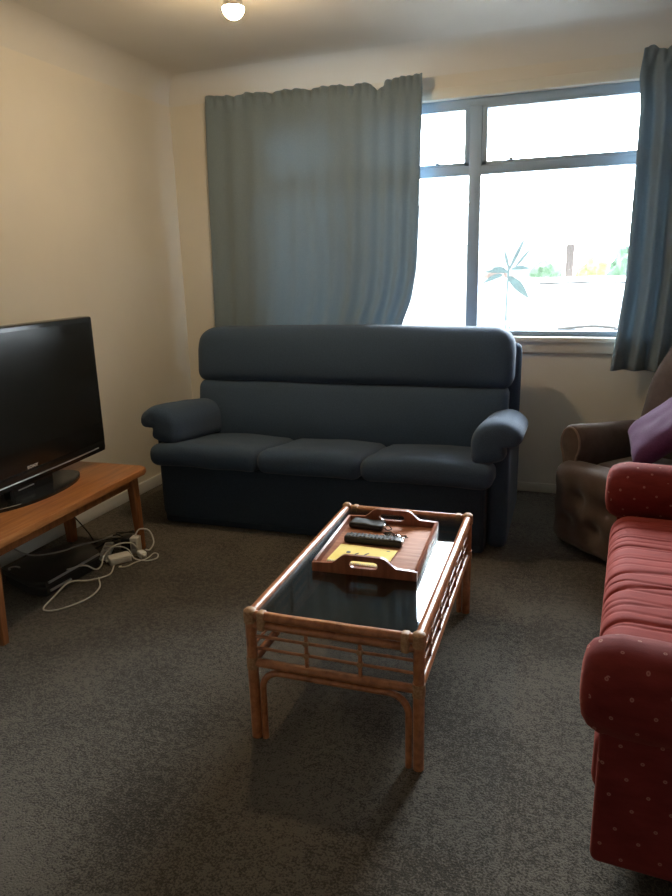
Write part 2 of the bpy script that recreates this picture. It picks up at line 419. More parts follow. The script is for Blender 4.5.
def plant():
    t = thing('flax_plant', 'tall spiky plant with drooping leaves just outside the window', 'plant', (-.62, 5.75, -.45))
    b = bmn(); tube(b, catmull([(.06, 0, 0), (.05, 0, .8), (.02, .01, 1.45), (.03, 0, 1.85)], 6), .008, 8); obj('stem', b, 'flax', t)
    specs = [(.03, 1.83, 105, .16, .012), (.03, 1.80, 165, .20, .02), (.02, 1.80, 150, .14, .018), (.05, 1.82, 15, .17, .018), (.03, 1.81, 65, .30, .014), (.08, 1.84, 50, .20, .012),
             (.03, 1.76, -35, .2, .035), (-.1, .8, 75, .7, .014), (.0, .75, 80, .6, .012), (-.02, 1.78, 190, .16, .02)]
    for x, z, a, L, w in specs:
        b = bmn(); rings = []
        for i in range(8):
            s = i/7; droop = -.25*s*s*L if abs(a) < 40 or a > 140 else 0
            c = Vector((x+math.cos(R(a))*L*s, .03*math.sin(x*40+a), z+math.sin(R(a))*L*s+droop))
            ww = w*math.sin(PI*min(.98, .12+.86*s)); nrm = Vector((-math.sin(R(a)), 0, math.cos(R(a))))
            rings.append([c+nrm*ww, c+Vector((0, .006, 0)), c-nrm*ww, c-Vector((0, .006, 0))])
        loft(b, rings); obj('leaf', b, 'flax', t)
plant()
def bush(label, loc, size, mat, cat='bush'):
    b = bmn(); r = bmesh.ops.create_icosphere(b, subdivisions=4, radius=1)
    for v in b.verts:
        d = 1 + .28*nz(v.co.x*2.3+loc[0], v.co.y*2.3, v.co.z*2.3) + .16*nz(v.co.x*7, v.co.y*7+loc[0], v.co.z*7)
        v.co = Vector((v.co.x*size[0]*d, v.co.y*size[1]*d, (math.copysign(abs(v.co.z)**.55, v.co.z)*(d*.5+.5)+.85)*size[2]))
    o = obj('bush', b, mat, loc=loc); tag(o, label, cat)
bush('green bush beyond the white wall, left of the timber post', (-1.12, 20.4, -.45), (.50, .45, 1.0), 'bush_g')
bush('yellow green bush beyond the white wall, right of the timber post', (.18, 20.5, -.45), (.50, .45, 1.03), 'bush_y')
bush('dark green shrub at far right beside the curtain edge outside', (.80, 16.0, -.45), (.40, .35, 1.15), 'bush_g')
bush('rusty red bush outside, leftmost of the bushes, behind the spiky plant', (-2.35, 19.4, -.45), (.55, .4, .95), 'bush_r')
b = bmn(); box(b, -.10, .10, -.1, .1, 0, 2.3, .01); o = obj('timber_post', b, 'post_wood', loc=(-.45, 19.2, -.45)); tag(o, 'grey timber post standing between two bushes outside', 'post')
b = bmn(); box(b, -5, 6, -.08, .08, 0, 1.42, .01); box(b, -5.02, 6.02, -.11, .11, 1.42, 1.49, .01)
o = obj('garden_wall', b, 'stucco', loc=(0, 18.4, -.45)); tag(o, 'low pale garden wall running behind the white car', 'wall')
def house():
    t = thing('house', 'pale neighbouring house with grey roof at left outside', 'house', (-6.0, 24, -.45))
    b = bmn(); box(b, -4, 4, 0, 5, 0, 2.5, .01); obj('wall', b, 'stucco', t)
    b = bmn(); prism(b, [(-.4, 2.5), (5.4, 2.5), (2.5, 4.0)], 0, -4.3, 4.3); obj('roof', b, 'roofing', t)
    b = bmn(); box(b, 1.2, 2.6, -.04, .04, 1.0, 2.0, .01); obj('window_pane', b, 'car_glass', t)
house()

# ------------------------------------------------------------------ ceiling lamp
def lamp():
    t = thing('ceiling_light', 'warm lit reflector bulb in a short holder on the ceiling', 'ceiling light', (-1.485, 2.955, ZC))
    b = bmn(); lathe(b, [(.0, 0), (.058, 0), (.058, -.012), (.045, -.022), (.0, -.024)], (0, 0, 0)); obj('base', b, 'lamp_base', t)
    b = bmn(); lathe(b, [(.0, -.02), (.026, -.02), (.024, -.065), (.0, -.067)]); obj('socket', b, 'lamp_base', t)
    b = bmn(); r = .046; zc = -.135
    up = [(0, -.06), (.016, -.062), (.02, -.08)] + [(r*math.sin(R(d)), zc+r*math.cos(R(d))) for d in (38, 55, 75, 92)] + [(0, zc)]
    lathe(b, up, seg=24); obj('reflector_collar', b, 'lamp_base', t)
    b = bmn(); lathe(b, [(0, zc-.001)] + [(r*math.sin(R(d)), zc+r*math.cos(R(d))) for d in (93, 105, 120, 135, 150, 165)] + [(0, zc-r)], seg=24); obj('bulb', b, 'bulb', t)
lamp()

# ------------------------------------------------------------------ curtains
def lerp_table(tab, z):
    if z >= tab[0][0]: return tab[0][1]
    for (a, va), (c, vc) in zip(tab, tab[1:]):
        if z >= c: return va + (vc-va)*(a-z)/(a-c)
    return tab[-1][1]
def curtain(left_tab, right_tab, z0, ztop, folds, yb, seed, label, nu=150, nv=46, amp=(.006, .017)):
    b = bmn(); grid = []
    for j in range(nv+1):
        row = []
        for i in range(nu+1):
            u = i/nu; zt = ztop(u); v = j/nu if False else j/nv
            z = zt + (z0-zt)*v
            xl, xr = lerp_table(left_tab, z), lerp_table(right_tab, z)
            ph = folds(u)*2*PI + .5*nz(u*3, v*1.2, seed)
            a = amp[0] + (amp[1]-amp[0])*min(1, v*1.4)
            loc_a = a*(.55+.9*abs(nz(u*4+5, seed, v*.6)))
            y = yb - loc_a*math.sin(ph) - .02*nz(u*2.2, v*1.5, seed+3)
            if v < .03: y = yb - .012*math.sin(ph*2.2)
            x = xl + (xr-xl)*u + .25*loc_a*math.cos(ph)*.5
            row.append(b.verts.new((x, y, z)))
        grid.append(row)
    for j in range(nv):
        for i in range(nu): b.faces.new((grid[j][i], grid[j][i+1], grid[j+1][i+1], grid[j+1][i]))
    o = obj('curtain', b, 'curtain', sharp=80); tag(o, label, 'curtain', 'blue grey curtains at the window')
    s = o.modifiers.new('cloth_thickness', 'SOLIDIFY'); s.thickness = .004
    return o
def top_left(u):
    z = 2.488 - .036*u + .006*math.sin(u*34) + .004*math.sin(u*71)
    x = -2.36 + 1.41*u
    z -= .05*math.exp(-((x+1.215)/.035)**2)
    if x > -1.18: z += .018
    return z
curtain([(2.5, -2.365), (1.9, -2.385), (1.05, -2.41), (.8, -2.41)], [(2.5, -.955), (2.1, -.965), (1.7, -.975), (1.4, -.99), (1.22, -1.02), (1.08, -1.075), (.8, -1.12)],
        .80, top_left, lambda u: 9*u + 2.5*u*u*u, 4.245, 1.3, 'wide blue grey curtain drawn across the left of the window behind the navy sofa')
curtain([(2.5, .205), (2.33, .19), (2.2, .205), (1.8, .205), (1.3, .20), (1.0, .175), (.8, .155)], [(2.5, .84), (.8, .86)],
        .805, lambda u: 2.468 + .012*math.sin(u*30), lambda u: 6.2*u+.15, 4.245, 7.7, 'blue grey curtain pulled aside at the right edge of the window', amp=(.02, .042))

# ------------------------------------------------------------------ navy sofa
def navy_sofa():
    t = thing('sofa', 'navy blue three-seater sofa with high padded back under the window', 'sofa', (-1.326, 3.237, 0), R(1.0))
    # local: y grows toward the back wall
    b = bmn()
    def bulge(p):
        p.y -= .006*nz(p.x*3, p.z*6, 1) ; return p
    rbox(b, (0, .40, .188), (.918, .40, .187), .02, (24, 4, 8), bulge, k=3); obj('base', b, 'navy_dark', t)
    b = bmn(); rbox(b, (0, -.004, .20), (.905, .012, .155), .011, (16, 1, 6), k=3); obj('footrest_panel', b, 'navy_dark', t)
    cuts = [(-.948, -.278), (-.284, .299), (.293, .960)]
    for q, (x0, x1) in enumerate(cuts):
        hx = (x1-x0)/2
        def fn(p, hx=hx, q=q):
            top = p.z > 0
            s = (p.y+.33)/.66                    # 0 front .. 1 back
            p.z += -.085*max(0, s-.12) + .012*math.cos(min(1, abs(p.x)/hx)*PI/2)*(1 if top else 0)
            p.z += .006*nz(p.x*6, p.y*6, q*3.1)
            if not top: p.z += 0
            return p
        b = bmn(); rbox(b, ((x0+x1)/2, .245, .420), (hx, .33, .062), .052, (12, 10, 2), fn); obj('seat_cushion', b, 'navy', t)
    # backrest: lower cushion and head cushion, leaning slightly back
    def lean(p, zc): return Vector((p.x, p.y + .16*(p.z+zc-.42), p.z))
    def fb(p):
        edge = 1-(abs(p.x)/.955)**8
        if p.y < 0: p.y -= .035*math.cos(p.z/.18*PI/2)*max(0, edge) + .006*nz(p.x*4, p.z*5, 2)
        return lean(p, .575)
    b = bmn(); rbox(b, (0, .595, .56), (.965, .09, .190), .05, (26, 3, 8), fb); obj('backrest', b, 'navy', t)
    def fh(p):
        edge = max(0, 1-(abs(p.x)/1.0)**10)
        if p.y < 0: p.y -= .032*math.cos(p.z/.185*PI/2)*edge + .008*nz(p.x*4, p.z*5, 6)
        p.z += .012*(1-(p.x/1.0)**2) * (1 if p.z > 0 else .3)
        tz = max(0, p.z)/.17; p.x *= 1 - .05*tz*tz*tz
        return lean(p, .905)
    b = bmn(); rbox(b, (0, .618, .902), (.988, .104, .168), .07, (26, 3, 6), fh); obj('headrest', b, 'navy', t)
    def fr(p):
        return Vector((p.x, p.y + .11*(p.z+.5-.4), p.z))
    b = bmn(); rbox(b, (0, .775, .50), (1.015, .05, .475), .045, (16, 2, 10), fr, k=4); obj('back_frame', b, 'navy', t)
    for s in (-1, 1):
        b = bmn(); rbox(b, (.972 if s > 0 else -.945, .46, .275), (.05, .37, .27), .03, (3, 8, 6), k=4); obj('side_panel', b, 'navy_dark' if s < 0 else 'navy', t)  # window-lit right panel takes the lighter navy, left the darker
        # pillow arm: outline in x,z swept along y with soft ends
        prof = [(-.085, .475), (-.105, .55), (-.095, .62), (-.05, .672), (.02, .692), (.085, .682), (.13, .65), (.142, .61), (.125, .580), (.085, .572), (.058, .565), (.055, .50)]
        cc = []
        for i in range(len(prof)):
            p0, p1, p2, p3 = [Vector((*prof[(i+d) % len(prof)], 0)) for d in (-1, 0, 1, 2)]
            for k in range(4):
                u = k/4; cc.append(.5*((2*p1)+(p2-p0)*u+(2*p0-5*p1+4*p2-p3)*u*u+(3*p1-p0-3*p2+p3)*u**3))
        rings = []; cen = Vector((.02, .59, 0)); L0, L1 = -.06, .62
        stops = [(-.035, .30), (-.033, .66), (-.024, .84), (-.005, .94), (.035, 1.0), (.12, 1.0), (.24, .985), (.36, .98), (.46, .97), (.55, .95), (.60, .9), (.62, .8)]
        for y, sc in stops:
            drop = -.008*max(0, (.12-y)/.18)**1.5 - .055*max(0, y-.05)/.57
            rings.append([Vector((s*((.945 if s > 0 else .880) + cen.x + (p.x-cen.x)*sc), y + .008*nz(p.x*9, y*8, s), cen.y + (p.y-cen.y)*sc + drop + .006*nz(p.x*10, y*7, s+4))) for p in cc])
        b = bmn(); loft(b, rings); obj('armrest', b, 'navy', t, 60)
navy_sofa()

# ------------------------------------------------------------------ rattan coffee table
def coffee_table():
    t = thing('coffee_table', 'rattan cane coffee table with smoked glass top on the carpet', 'coffee table', (-.642, 2.147, 0), R(1.2))
    hx, hy = .257, .486
    for sx in (-1, 1):
        for sy in (-1, 1):
            b = bmn(); pts = [(sx*hx, sy*hy, z) for z in (0, .1, .2, .3, .425)]
            tube(b, pts, [.0165, .0165, .0170, .0165, .0165], 14)
            l = obj('leg', b, 'cane', t)
            b = bmn(); lathe(b, [(.0, .398), (.0195, .398), (.0205, .42), (.019, .436), (.012, .442), (0, .443)], (sx*hx, sy*hy, 0), 16)
            obj('binding', b, 'cane_wrap', l); b = bmn()
            lathe(b, [(.0, .243), (.0188, .243), (.0192, .26), (.0188, .282), (0, .282)], (sx*hx, sy*hy, 0), 16)
            obj('binding', b, 'cane_wrap', l)
    def rail(name, p, q, r, wraps=()):
        b = bmn(); p, q = Vector(p), Vector(q)
        tube(b, [p.lerp(q, i/8)+Vector((0, 0, .0006*math.sin(i*2.1))) for i in range(9)], r, 12)
        o = obj(name, b, 'cane', t)
        return o
    for sy in (-1, 1):
        y = sy*hy
        rail('top_rail', (-hx, y, .421), (hx, y, .421), .0145); rail('under_rail', (-hx, y, .391), (hx, y, .391), .0125)
        rail('lower_rail', (-hx, y, .262), (hx, y, .262), .0135)
        for z in (.352, .312): rail('thin_rail', (-hx, y, z), (hx, y, z), .0048)
        for sx in (-1, 1):                                   # cane wraps joining the two top rails
            b = bmn(); box(b, sx*(hx-.038)-.013, sx*(hx-.038)+.013, y-.0165, y+.0165, .376, .437, .008, 3); obj('rail_binding', b, 'cane_wrap', t)
        for x in (-.08, .085):
            b = bmn(); tube(b, [(x, y, .38), (x, y, .33), (x, y, .27)], .006, 10); sp = obj('spindle', b, 'cane', t)
            for z in (.352, .312):
                b = bmn(); rbox(b, (x, y, z), (.0095, .0095, .008), .005, (1, 1, 1), k=2); obj('knot', b, 'cane_wrap', sp)
        # bent cane arch under the lower rail
        xa = hx-.029; za = .236; r = .06
        pts = [(-xa, y, 0), (-xa, y, .09), (-xa, y, za-r)]
        pts += [(-xa+r-r*math.cos(R(a)), y, za-r+r*math.sin(R(a))) for a in (15, 30, 45, 60, 75, 90)]
        pts += [(x, y, za) for x in (-.08, 0, .08)]
        pts += [(xa-r+r*math.sin(R(a)), y, za-r+r*math.cos(R(a))) for a in (0, 15, 30, 45, 60, 75, 90)]
        pts += [(xa, y, .09), (xa, y, 0)]
        b = bmn(); tube(b, pts, .0105, 12); obj('arch', b, 'cane', t)
    for sx in (-1, 1):
        x = sx*hx
        rail('top_rail', (x, -hy, .421), (x, hy, .421), .0155); rail('under_rail', (x, -hy, .391), (x, hy, .391), .0115)
        rail('lower_rail', (x, -hy, .262), (x, hy, .262), .0135)
        for z in (.352, .312): rail('thin_rail', (x, -hy, z), (x, hy, z), .0048)
        for k in range(5):
            y = -hy + 2*hy*(k+1)/6
            b = bmn(); tube(b, [(x, y, .38), (x, y, .33), (x, y, .27)], .006, 10); sp = obj('spindle', b, 'cane', t)
            for z in (.352, .312):
                b = bmn(); rbox(b, (x, y, z), (.0095, .0095, .008), .005, (1, 1, 1), k=2); obj('knot', b, 'cane_wrap', sp)
    b = bmn(); box(b, -hx+.012, hx-.012, -hy+.012, hy-.012, .418, .424, .001, 1); obj('glass_top', b, 'smoked', t)
coffee_table()

# ------------------------------------------------------------------ tray and what lies in it
ZT = .4245
TRAY = Matrix.Translation((-.652, 2.232, ZT)) @ Matrix.Rotation(R(3), 4, 'Z')
def tray():
    t = thing('serving_tray', 'reddish wooden serving tray with cut-out handles on the coffee table', 'tray', TRAY.translation, R(3))
    hx, hy = .180, .235
    b = bmn(); box(b, -hx+.006, hx-.006, -hy+.006, hy-.006, .0, .010, .002); obj('tray_floor', b, 'tray_floor', t)
    for s in (-1, 1):
        b = bmn(); prism(b, [(s*hx, .0), (s*(hx-.011), .0), (s*(hx-.011), .034), (s*(hx-.003), .037), (s*hx, .034)], 1, -hy+.012, hy-.012, .0015)
        obj('side', b, 'tray_wood', t)
        # end board with raised grip and slot; built as a ring of quads
        outer, inner = [], []
        def top(x):
            a = abs(x)
            if a < .060: return .069
            if a > .118: return .034
            u = (a-.060)/.058; return .069 - .035*(u*u*(3-2*u))
        xs = [-hx + 2*hx*i/40 for i in range(41)]
        y0, y1 = s*hy, s*(hy-.013)
        def sl(a):                                           # rounded slot
            c, q = math.cos(a), math.sin(a); L_, r_ = .036, .0125
            d = min(r_/abs(q) if abs(q) > 1e-6 else 9, 9)
            if abs(c)*d <= L_: return (c*d, .038 + q*d)
            bq = abs(c)*L_; d = bq + math.sqrt(max(0, bq*bq - L_*L_ + r_*r_)); return (c*d, .038 + q*d)
        n = 48
        def outer_pt(a):
            dx, dz = math.cos(a), math.sin(a); cx, cz = 0, .038
            # march along the ray to the board outline
            lo, hi = 0, .3
            for _ in range(30):
                m = (lo+hi)/2; x, z = cx+dx*m, cz+dz*m
                if abs(x) <= hx and 0 <= z <= top(x): lo = m
                else: hi = m
            return (cx+dx*lo, cz+dz*lo)
        angs = [2*PI*i/n for i in range(n)]
        extra = [math.atan2(z-.038, x) for x, z in ((hx, 0), (-hx, 0), (hx, .0339), (-hx, .0339))] + [math.atan2(top(x)-.038, x) for x in (-.118, -.11, -.10, -.089, -.08, -.07, -.06, .06, .07, .08, .089, .10, .11, .118)] + [math.atan2(q*.0125, c_*.036) for q in (-1, 1) for c_ in (-1, 1)]
        angs = sorted({round(a % (2*PI), 5) for a in angs+extra})
        O = [outer_pt(a) for a in angs]; I = [sl(a) for a in angs]
        b = bmn()
        vo0 = [b.verts.new((x, y0, z)) for x, z in O]; vo1 = [b.verts.new((x, y1, z)) for x, z in O]
        vi0 = [b.verts.new((x, y0, z)) for x, z in I]; vi1 = [b.verts.new((x, y1, z)) for x, z in I]
        m = len(O)
        for i in range(m):
            k = (i+1) % m
            for q in ((vo0[i], vo0[k], vi0[k], vi0[i]), (vo1[i], vo1[k], vi1[k], vi1[i]), (vo0[i], vo0[k], vo1[k], vo1[i]), (vi0[i], vi0[k], vi1[k], vi1[i])):
                b.faces.new(q)
        obj('handle_end', b, 'tray_wood', t, 30)
tray()
def on_tray(x, y, z=.0102): return TRAY @ Vector((x, y, z))
def remote(label, x, y, rz, L, W, H, cols, rows):
    t = thing('remote_control', label, 'remote control', on_tray(x, y), rz)
    b = bmn(); rbox(b, (0, 0, H/2), (L/2, W/2, H/2), .009, (12, 4, 2), lambda p: Vector((p.x, p.y*(1-.12*abs(p.x/L*2)), p.z)), k=4); obj('body', b, 'black', t)
    for i in range(cols):
        for j in range(rows):
            b = bmn(); px = -L/2+.022+(L-.05)*i/(cols-1); py = -W/2+.011+(W-.022)*j/(rows-1)
            rbox(b, (px, py, H+.0008), (.0044, .0034, .0022), .0018, (1, 1, 1), k=2); obj('button', b, 'rubber' if (i*3+j) % 5 else 'grey_key', t)
    b = bmn(); rbox(b, (L/2-.002, 0, H*.55), (.004, W*.33, H*.3), .003, (1, 2, 1), k=2); obj('infrared_window', b, 'silver', t)
remote('long black remote control with many buttons lying across the tray', -.026, .018, R(1), .218, .046, .028, 13, 4)
def pouch():
    t = thing('black_case', 'small black case with a loose strap at the far end of the tray', 'case', on_tray(-.086, .170), R(-4))
    b = bmn(); rbox(b, (0, 0, .013), (.068, .033, .013), .010, (8, 5, 2), lambda p: Vector((p.x, p.y, p.z+.003*nz(p.x*30, p.y*30, 2)*(p.z > 0))), k=4); obj('body', b, 'soft_black', t)
    b = bmn(); box(b, -.06, .06, -.0345, -.031, .014, .016); obj('flap_seam', b, 'rubber', t)
    b = bmn(); rbox(b, (.0695, -.004, .014), (.004, .012, .009), .003, (1, 2, 2), k=2); obj('buckle', b, 'silver', t)
    b = bmn(); tube(b, catmull([(.070, .008, .02), (.085, .012, .012), (.098, .0, .006), (.088, -.016, .006), (.072, -.012, .012)], 5), .0022, 6); obj('strap', b, 'soft_black', t)
pouch()
def wrapper():
    b = bmn(); n = 14; g = []
    for i in range(n+1):
        row = []
        for j in range(n+1):
            u, v = i/n-.5, j/n-.5
            w = 1 - .25*math.cos(6*u*v*4)
            z = .004 + .016*(.5+nz(u*7, v*7, 9)) * max(0, 1-2*max(abs(u), abs(v)))**.5
            row.append(b.verts.new((u*.085*w, v*.05*w, z)))
        g.append(row)
    for i in range(n):
        for j in range(n): b.faces.new((g[i][j], g[i+1][j], g[i+1][j+1], g[i][j+1]))
    o = obj('plastic_wrapper', b, 'clear_plastic', loc=on_tray(.035, .083, .0125), sharp=20)
    o.rotation_euler = (0, 0, R(-12)); tag(o, 'crumpled clear plastic wrapper behind the remote on the tray', 'wrapper')
    s = o.modifiers.new('film', 'SOLIDIFY'); s.thickness = .0006
wrapper()
def notebook():
    t = thing('notebook', 'yellow spiral notebook lying in the near end of the tray', 'notebook', on_tray(-.036, -.112), R(-1.5))
    b = bmn(); box(b, -.105, .105, -.075, .075, .0005, .0065, .0008, 1); obj('pages', b, 'paper', t)
    b = bmn(); box(b, -.107, .107, -.070, .077, .0066, .0078, .0004, 1); obj('cover', b, 'paper_y', t)
    b = bmn(); tube(b, [(-.100+.2*k/240, -.072+.0055*math.cos(2*PI*k/10), .0062+.0050*math.sin(2*PI*k/10)) for k in range(241)], .0009, 5)
    obj('spiral_binding', b, 'silver', t)
    for x, y, rx, ry, a in ((-.055, .012, .008, .010, 20), (-.022, .008, .010, .004, 60), (.012, .014, .004, .013, -25), (.078, .060, .007, .003, 5), (.062, -.04, .014, .007, -15)):
        b = bmn(); prism(b, [(x+rx*math.cos(q)*math.cos(R(a))-ry*math.sin(q)*math.sin(R(a)), y+rx*math.cos(q)*math.sin(R(a))+ry*math.sin(q)*math.cos(R(a))) for q in [2*PI*i/14+.0 for i in range(14)]], 2, .0078, .0081)
        obj('printed_motif', b, 'ink', t)
notebook()

# ------------------------------------------------------------------ TV stand, TV
def tv_stand():
    t = thing('tv_stand', 'low orange-brown wooden bench carrying the television', 'tv stand', (-2.345, 2.335, 0), R(2.2))
    hx, hy, zt = .270, .565, .438
    b = bmn(); r = .05; pts = []
    for cx, cy, a0 in ((hx-r, hy-r, 0), (-hx+r, hy-r, 90), (-hx+r, -hy+r, 180), (hx-r, -hy+r, 270)):
        for k in range(8): a = R(a0+90*k/7); pts.append((cx+r*math.cos(a), cy+r*math.sin(a)))
    prism(b, pts, 2, zt-.030, zt, .009); obj('tabletop', b, 'stand_wood', t)
    for s in (-1, 1):
        b = bmn(); box(b, s*.205-.011, s*.205+.011, -hy+.09, hy-.09, zt-.088, zt-.031, .003); obj('apron', b, 'stand_leg', t)
        b = bmn(); box(b, -.192, .192, s*(hy-.105)-.011, s*(hy-.105)+.011, zt-.088, zt-.031, .003); obj('apron', b, 'stand_leg', t)
    for sx in (-1, 1):
        for sy in (-1, 1):
            cx, cy = sx*.212, sy*(hy-.085); rings = []
            for z, w, o in ((zt-.031, .024, 0), (.25, .022, .005), (0, .0165, .014)):
                x, y = cx+sx*o*.6, cy+sy*o
                if sx < 0: w *= 1.35
                c = .006
                rings.append([Vector((x+a*w, y+b_*w, z)) for a, b_ in ((-1, -.75), (-.75, -1), (.75, -1), (1, -.75), (1, .75), (.75, 1), (-.75, 1), (-1, .75))])
            b = bmn(); loft(b, rings); obj('leg', b, 'stand_leg', t)
tv_stand()
def television():
    t = thing('television', 'large black flat-screen television standing on the wooden bench', 'television', (-2.395, 2.385, .438), R(3.2))
    # local: screen faces +x, width along y
    W = .572
    b = bmn(); box(b, -.045, .030, -W, W, .100, .770, .010, 3); obj('housing', b, 'tv_black', t)
    b = bmn(); rbox(b, (-.075, 0, .43), (.045, .42, .24), .03, (2, 6, 4), k=3); obj('rear_cover', b, 'black', t)
    b = bmn(); box(b, .0295, .0315, -W+.030, W-.030, .215, .745, .0008, 1); obj('screen', b, 'tv_screen', t)
    b = bmn(); n = 40; rings = []                       # curved lower lip with silver line
    for i in range(n+1):
        y = -W + 2*W*i/n; d = .006*(1-(y/W)**2); y *= .975
        rings.append([Vector((x, y, z)) for x, z in ((-.02, .115), (.0335, .115), (.0345, .085), (.030, .062-d), (-.02, .062-d))])
    loft(b, rings); obj('speaker_bar', b, 'tv_black', t)
    b = bmn(); tube(b, [(.0335, (-W+2*W*i/n)*.87, 0.086-.006*(1-((-W+2*W*i/n)/W)**2)) for i in range(n+1)], .0036, 8); obj('silver_strip', b, 'silver', t)
    b = bmn(); rbox(b, (.0, 0, .038), (.027, .14, .038), .012, (2, 8, 3), k=3); obj('neck', b, 'tv_black', t)
    b = bmn(); pts = [(.155*math.cos(a)-.01, .325*math.sin(a)) for a in [2*PI*i/64 for i in range(64)]]; prism(b, pts, 2, 0, .014, .004)
    obj('stand_base', b, 'tv_black', t)
    b = bmn(); tube(b, [(.1465*math.cos(a)-.01, .3155*math.sin(a), .013) for a in [R(-64+7*i) for i in range(5)]], .0022, 6); obj('base_silver_strip', b, 'silver', t)  # silver strip along the front edge of the base
    b = bmn(); box(b, .0262, .030, -.10, .0, .040, .045, .001); obj('neck_strip', b, 'silver', t)
    cu = bpy.data.curves.new('logo_text', 'FONT'); cu.body = 'SONY'; cu.size = .019; cu.align_x = 'CENTER'; cu.align_y = 'CENTER'; cu.extrude = .0006; cu.space_character = 1.15; cu.offset = .0006
    tmp = bpy.data.objects.new('logo_text', cu); COL.objects.link(tmp)
    dg = bpy.context.evaluated_depsgraph_get(); me = bpy.data.meshes.new_from_object(tmp.evaluated_get(dg))
    bpy.data.objects.remove(tmp); bpy.data.curves.remove(cu)
    for v in me.vertices: v.co.x *= 1.25
    me.materials.append(M['white_plastic'])
    o = bpy.data.objects.new('logo', me); COL.objects.link(o); o.parent = t
    o.location = (.0322, 0.005, .128); o.rotation_euler = (R(90), 0, R(90)); o['label'] = 'small silver maker lettering'
television()

# ------------------------------------------------------------------ floor electronics
def media_box():
    t = thing('media_player', 'flat black electronic box with silver edge on the carpet under the bench', 'media player', (-2.358, 2.415, 0), R(0))
    b = bmn(); poly = [(-.165, -.14), (.06, -.215), (.145, -.20), (.16, .16), (.02, .255), (-.10, .17), (-.165, .06)]
    prism(b, [(x, y) for x, y in poly], 2, .050, .082, .008); obj('lid', b, 'box_black', t, 30)
    b = bmn(); prism(b, [(x*.95, y*.95) for x, y in poly], 2, .0, .051, .014); obj('lower_body', b, 'black', t, 30)
    b = bmn(); tube(b, [(.150, -.185, .074), (.158, -.02, .075), (.163, .15, .075)], .0060, 8); obj('silver_edge', b, 'silver', t)
    b = bmn(); tube(b, [(.146, -.175, .030), (.152, -.09, .030), (.154, -.05, .030)], .006, 8); obj('port_cover', b, 'silver', t)
    b = bmn(); tube(b, [(-.105+.026*math.cos(a), -.125+.020*math.sin(a), .083) for a in [R(40+18*i) for i in range(13)]], .0045, 8); obj('ring_badge', b, 'silver', t)
media_box()
def gadget(name, label, cat, c, half, r, mat, rz=0, group=None, extra=None):
    t = thing(name, label, cat, (c[0], c[1], 0), rz, group)
    b = bmn(); rbox(b, (0, 0, c[2]), half, r, (3, 3, 3), k=3); obj('body', b, mat, t)
    if extra: extra(t)
    return t
def pins(t):
    b = bmn(); box(b, -.004, .004, -.012, .012, .058, .066, .001); obj('cable_boot', b, 'white_plastic', t)
gadget('power_adaptor', 'white power brick lying flat on the carpet beside the black box', 'adaptor', (-2.150, 2.655, .019), (.034, .055, .019), .008, 'white_plastic', R(-38), None,
       lambda t: obj('cable_boot', (lambda b: (rbox(b, (0, -.058, .019), (.006, .010, .006), .004, (1, 1, 1), k=2), b)[1])(bmn()), 'white_plastic', t))
gadget('plug_adaptor', 'upright white plug pack in front of the bench leg', 'adaptor', (-2.138, 2.783, .045), (.022, .026, .045), .007, 'white_plastic', R(12), None,
       lambda t: obj('rating_label', (lambda b: (box(b, -.012, .012, -.0268, -.0258, .03, .07), b)[1])(bmn()), 'grey_cable', t))
gadget('cable_plug', 'small white cable plug on the carpet right of the upright plug pack', 'plug', (-2.075, 2.74, .016), (.026, .018, .016), .007, 'white_plastic', R(-30), None,
       lambda t: obj('collar', (lambda b: (rbox(b, (.03, 0, .016), (.008, .009, .009), .004, (1, 1, 1), k=2), b)[1])(bmn()), 'white_plastic', t))
gadget('black_adaptor', 'black power adaptor block among the cables behind the white bricks', 'adaptor', (-2.205, 2.815, .036), (.030, .038, .036), .008, 'black', R(8), None,
       lambda t: obj('cable_boot', (lambda b: (rbox(b, (0, .042, .03), (.007, .012, .007), .004, (1, 1, 1), k=2), b)[1])(bmn()), 'black', t))
def power_strip():
    t = thing('power_strip', 'long white multi-socket strip lying behind the white power brick', 'power strip', (-2.275, 2.72, 0), R(-62))
    b = bmn(); rbox(b, (0, 0, .016), (.09, .024, .016), .006, (6, 3, 2), k=3); obj('body', b, 'white_plastic', t)
    for k in range(3):
        b = bmn(); lathe(b, [(0, .0315), (.016, .0315), (.016, .0335), (0, .0335)], (-.055+.055*k, 0, 0), 16); obj('socket', b, 'grey_cable', t)
power_strip()
def cable(label, pts, r, mat, sub=8):
    b = bmn(); tube(b, catmull(pts, sub), r, 8); o = obj('cable', b, mat, sharp=80); tag(o, label, 'cable')
cable('white cable lying in a wide loop on the carpet before the black box', [(-2.13, 2.585, .012), (-2.095, 2.50, .006), (-2.11, 2.38, .03), (-2.165, 2.31, .045), (-2.17, 2.21, .02), (-2.15, 2.12, .006), (-2.08, 2.14, .006), (-2.03, 2.26, .006), (-2.05, 2.37, .006), (-2.10, 2.43, .02)], .0038, 'white_cable')
cable('white cable arching over the black box from under the bench', [(-2.64, 2.38, .20), (-2.57, 2.38, .15), (-2.47, 2.40, .105), (-2.38, 2.48, .096), (-2.32, 2.60, .096), (-2.29, 2.70, .085), (-2.27, 2.77, .085)], .004, 'grey_cable')
cable('white cable curling up around the upright plug pack', [(-2.138, 2.783, .094), (-2.118, 2.80, .125), (-2.075, 2.82, .115), (-2.045, 2.81, .06), (-2.048, 2.775, .03), (-2.06, 2.755, .036)], .0038, 'white_cable')
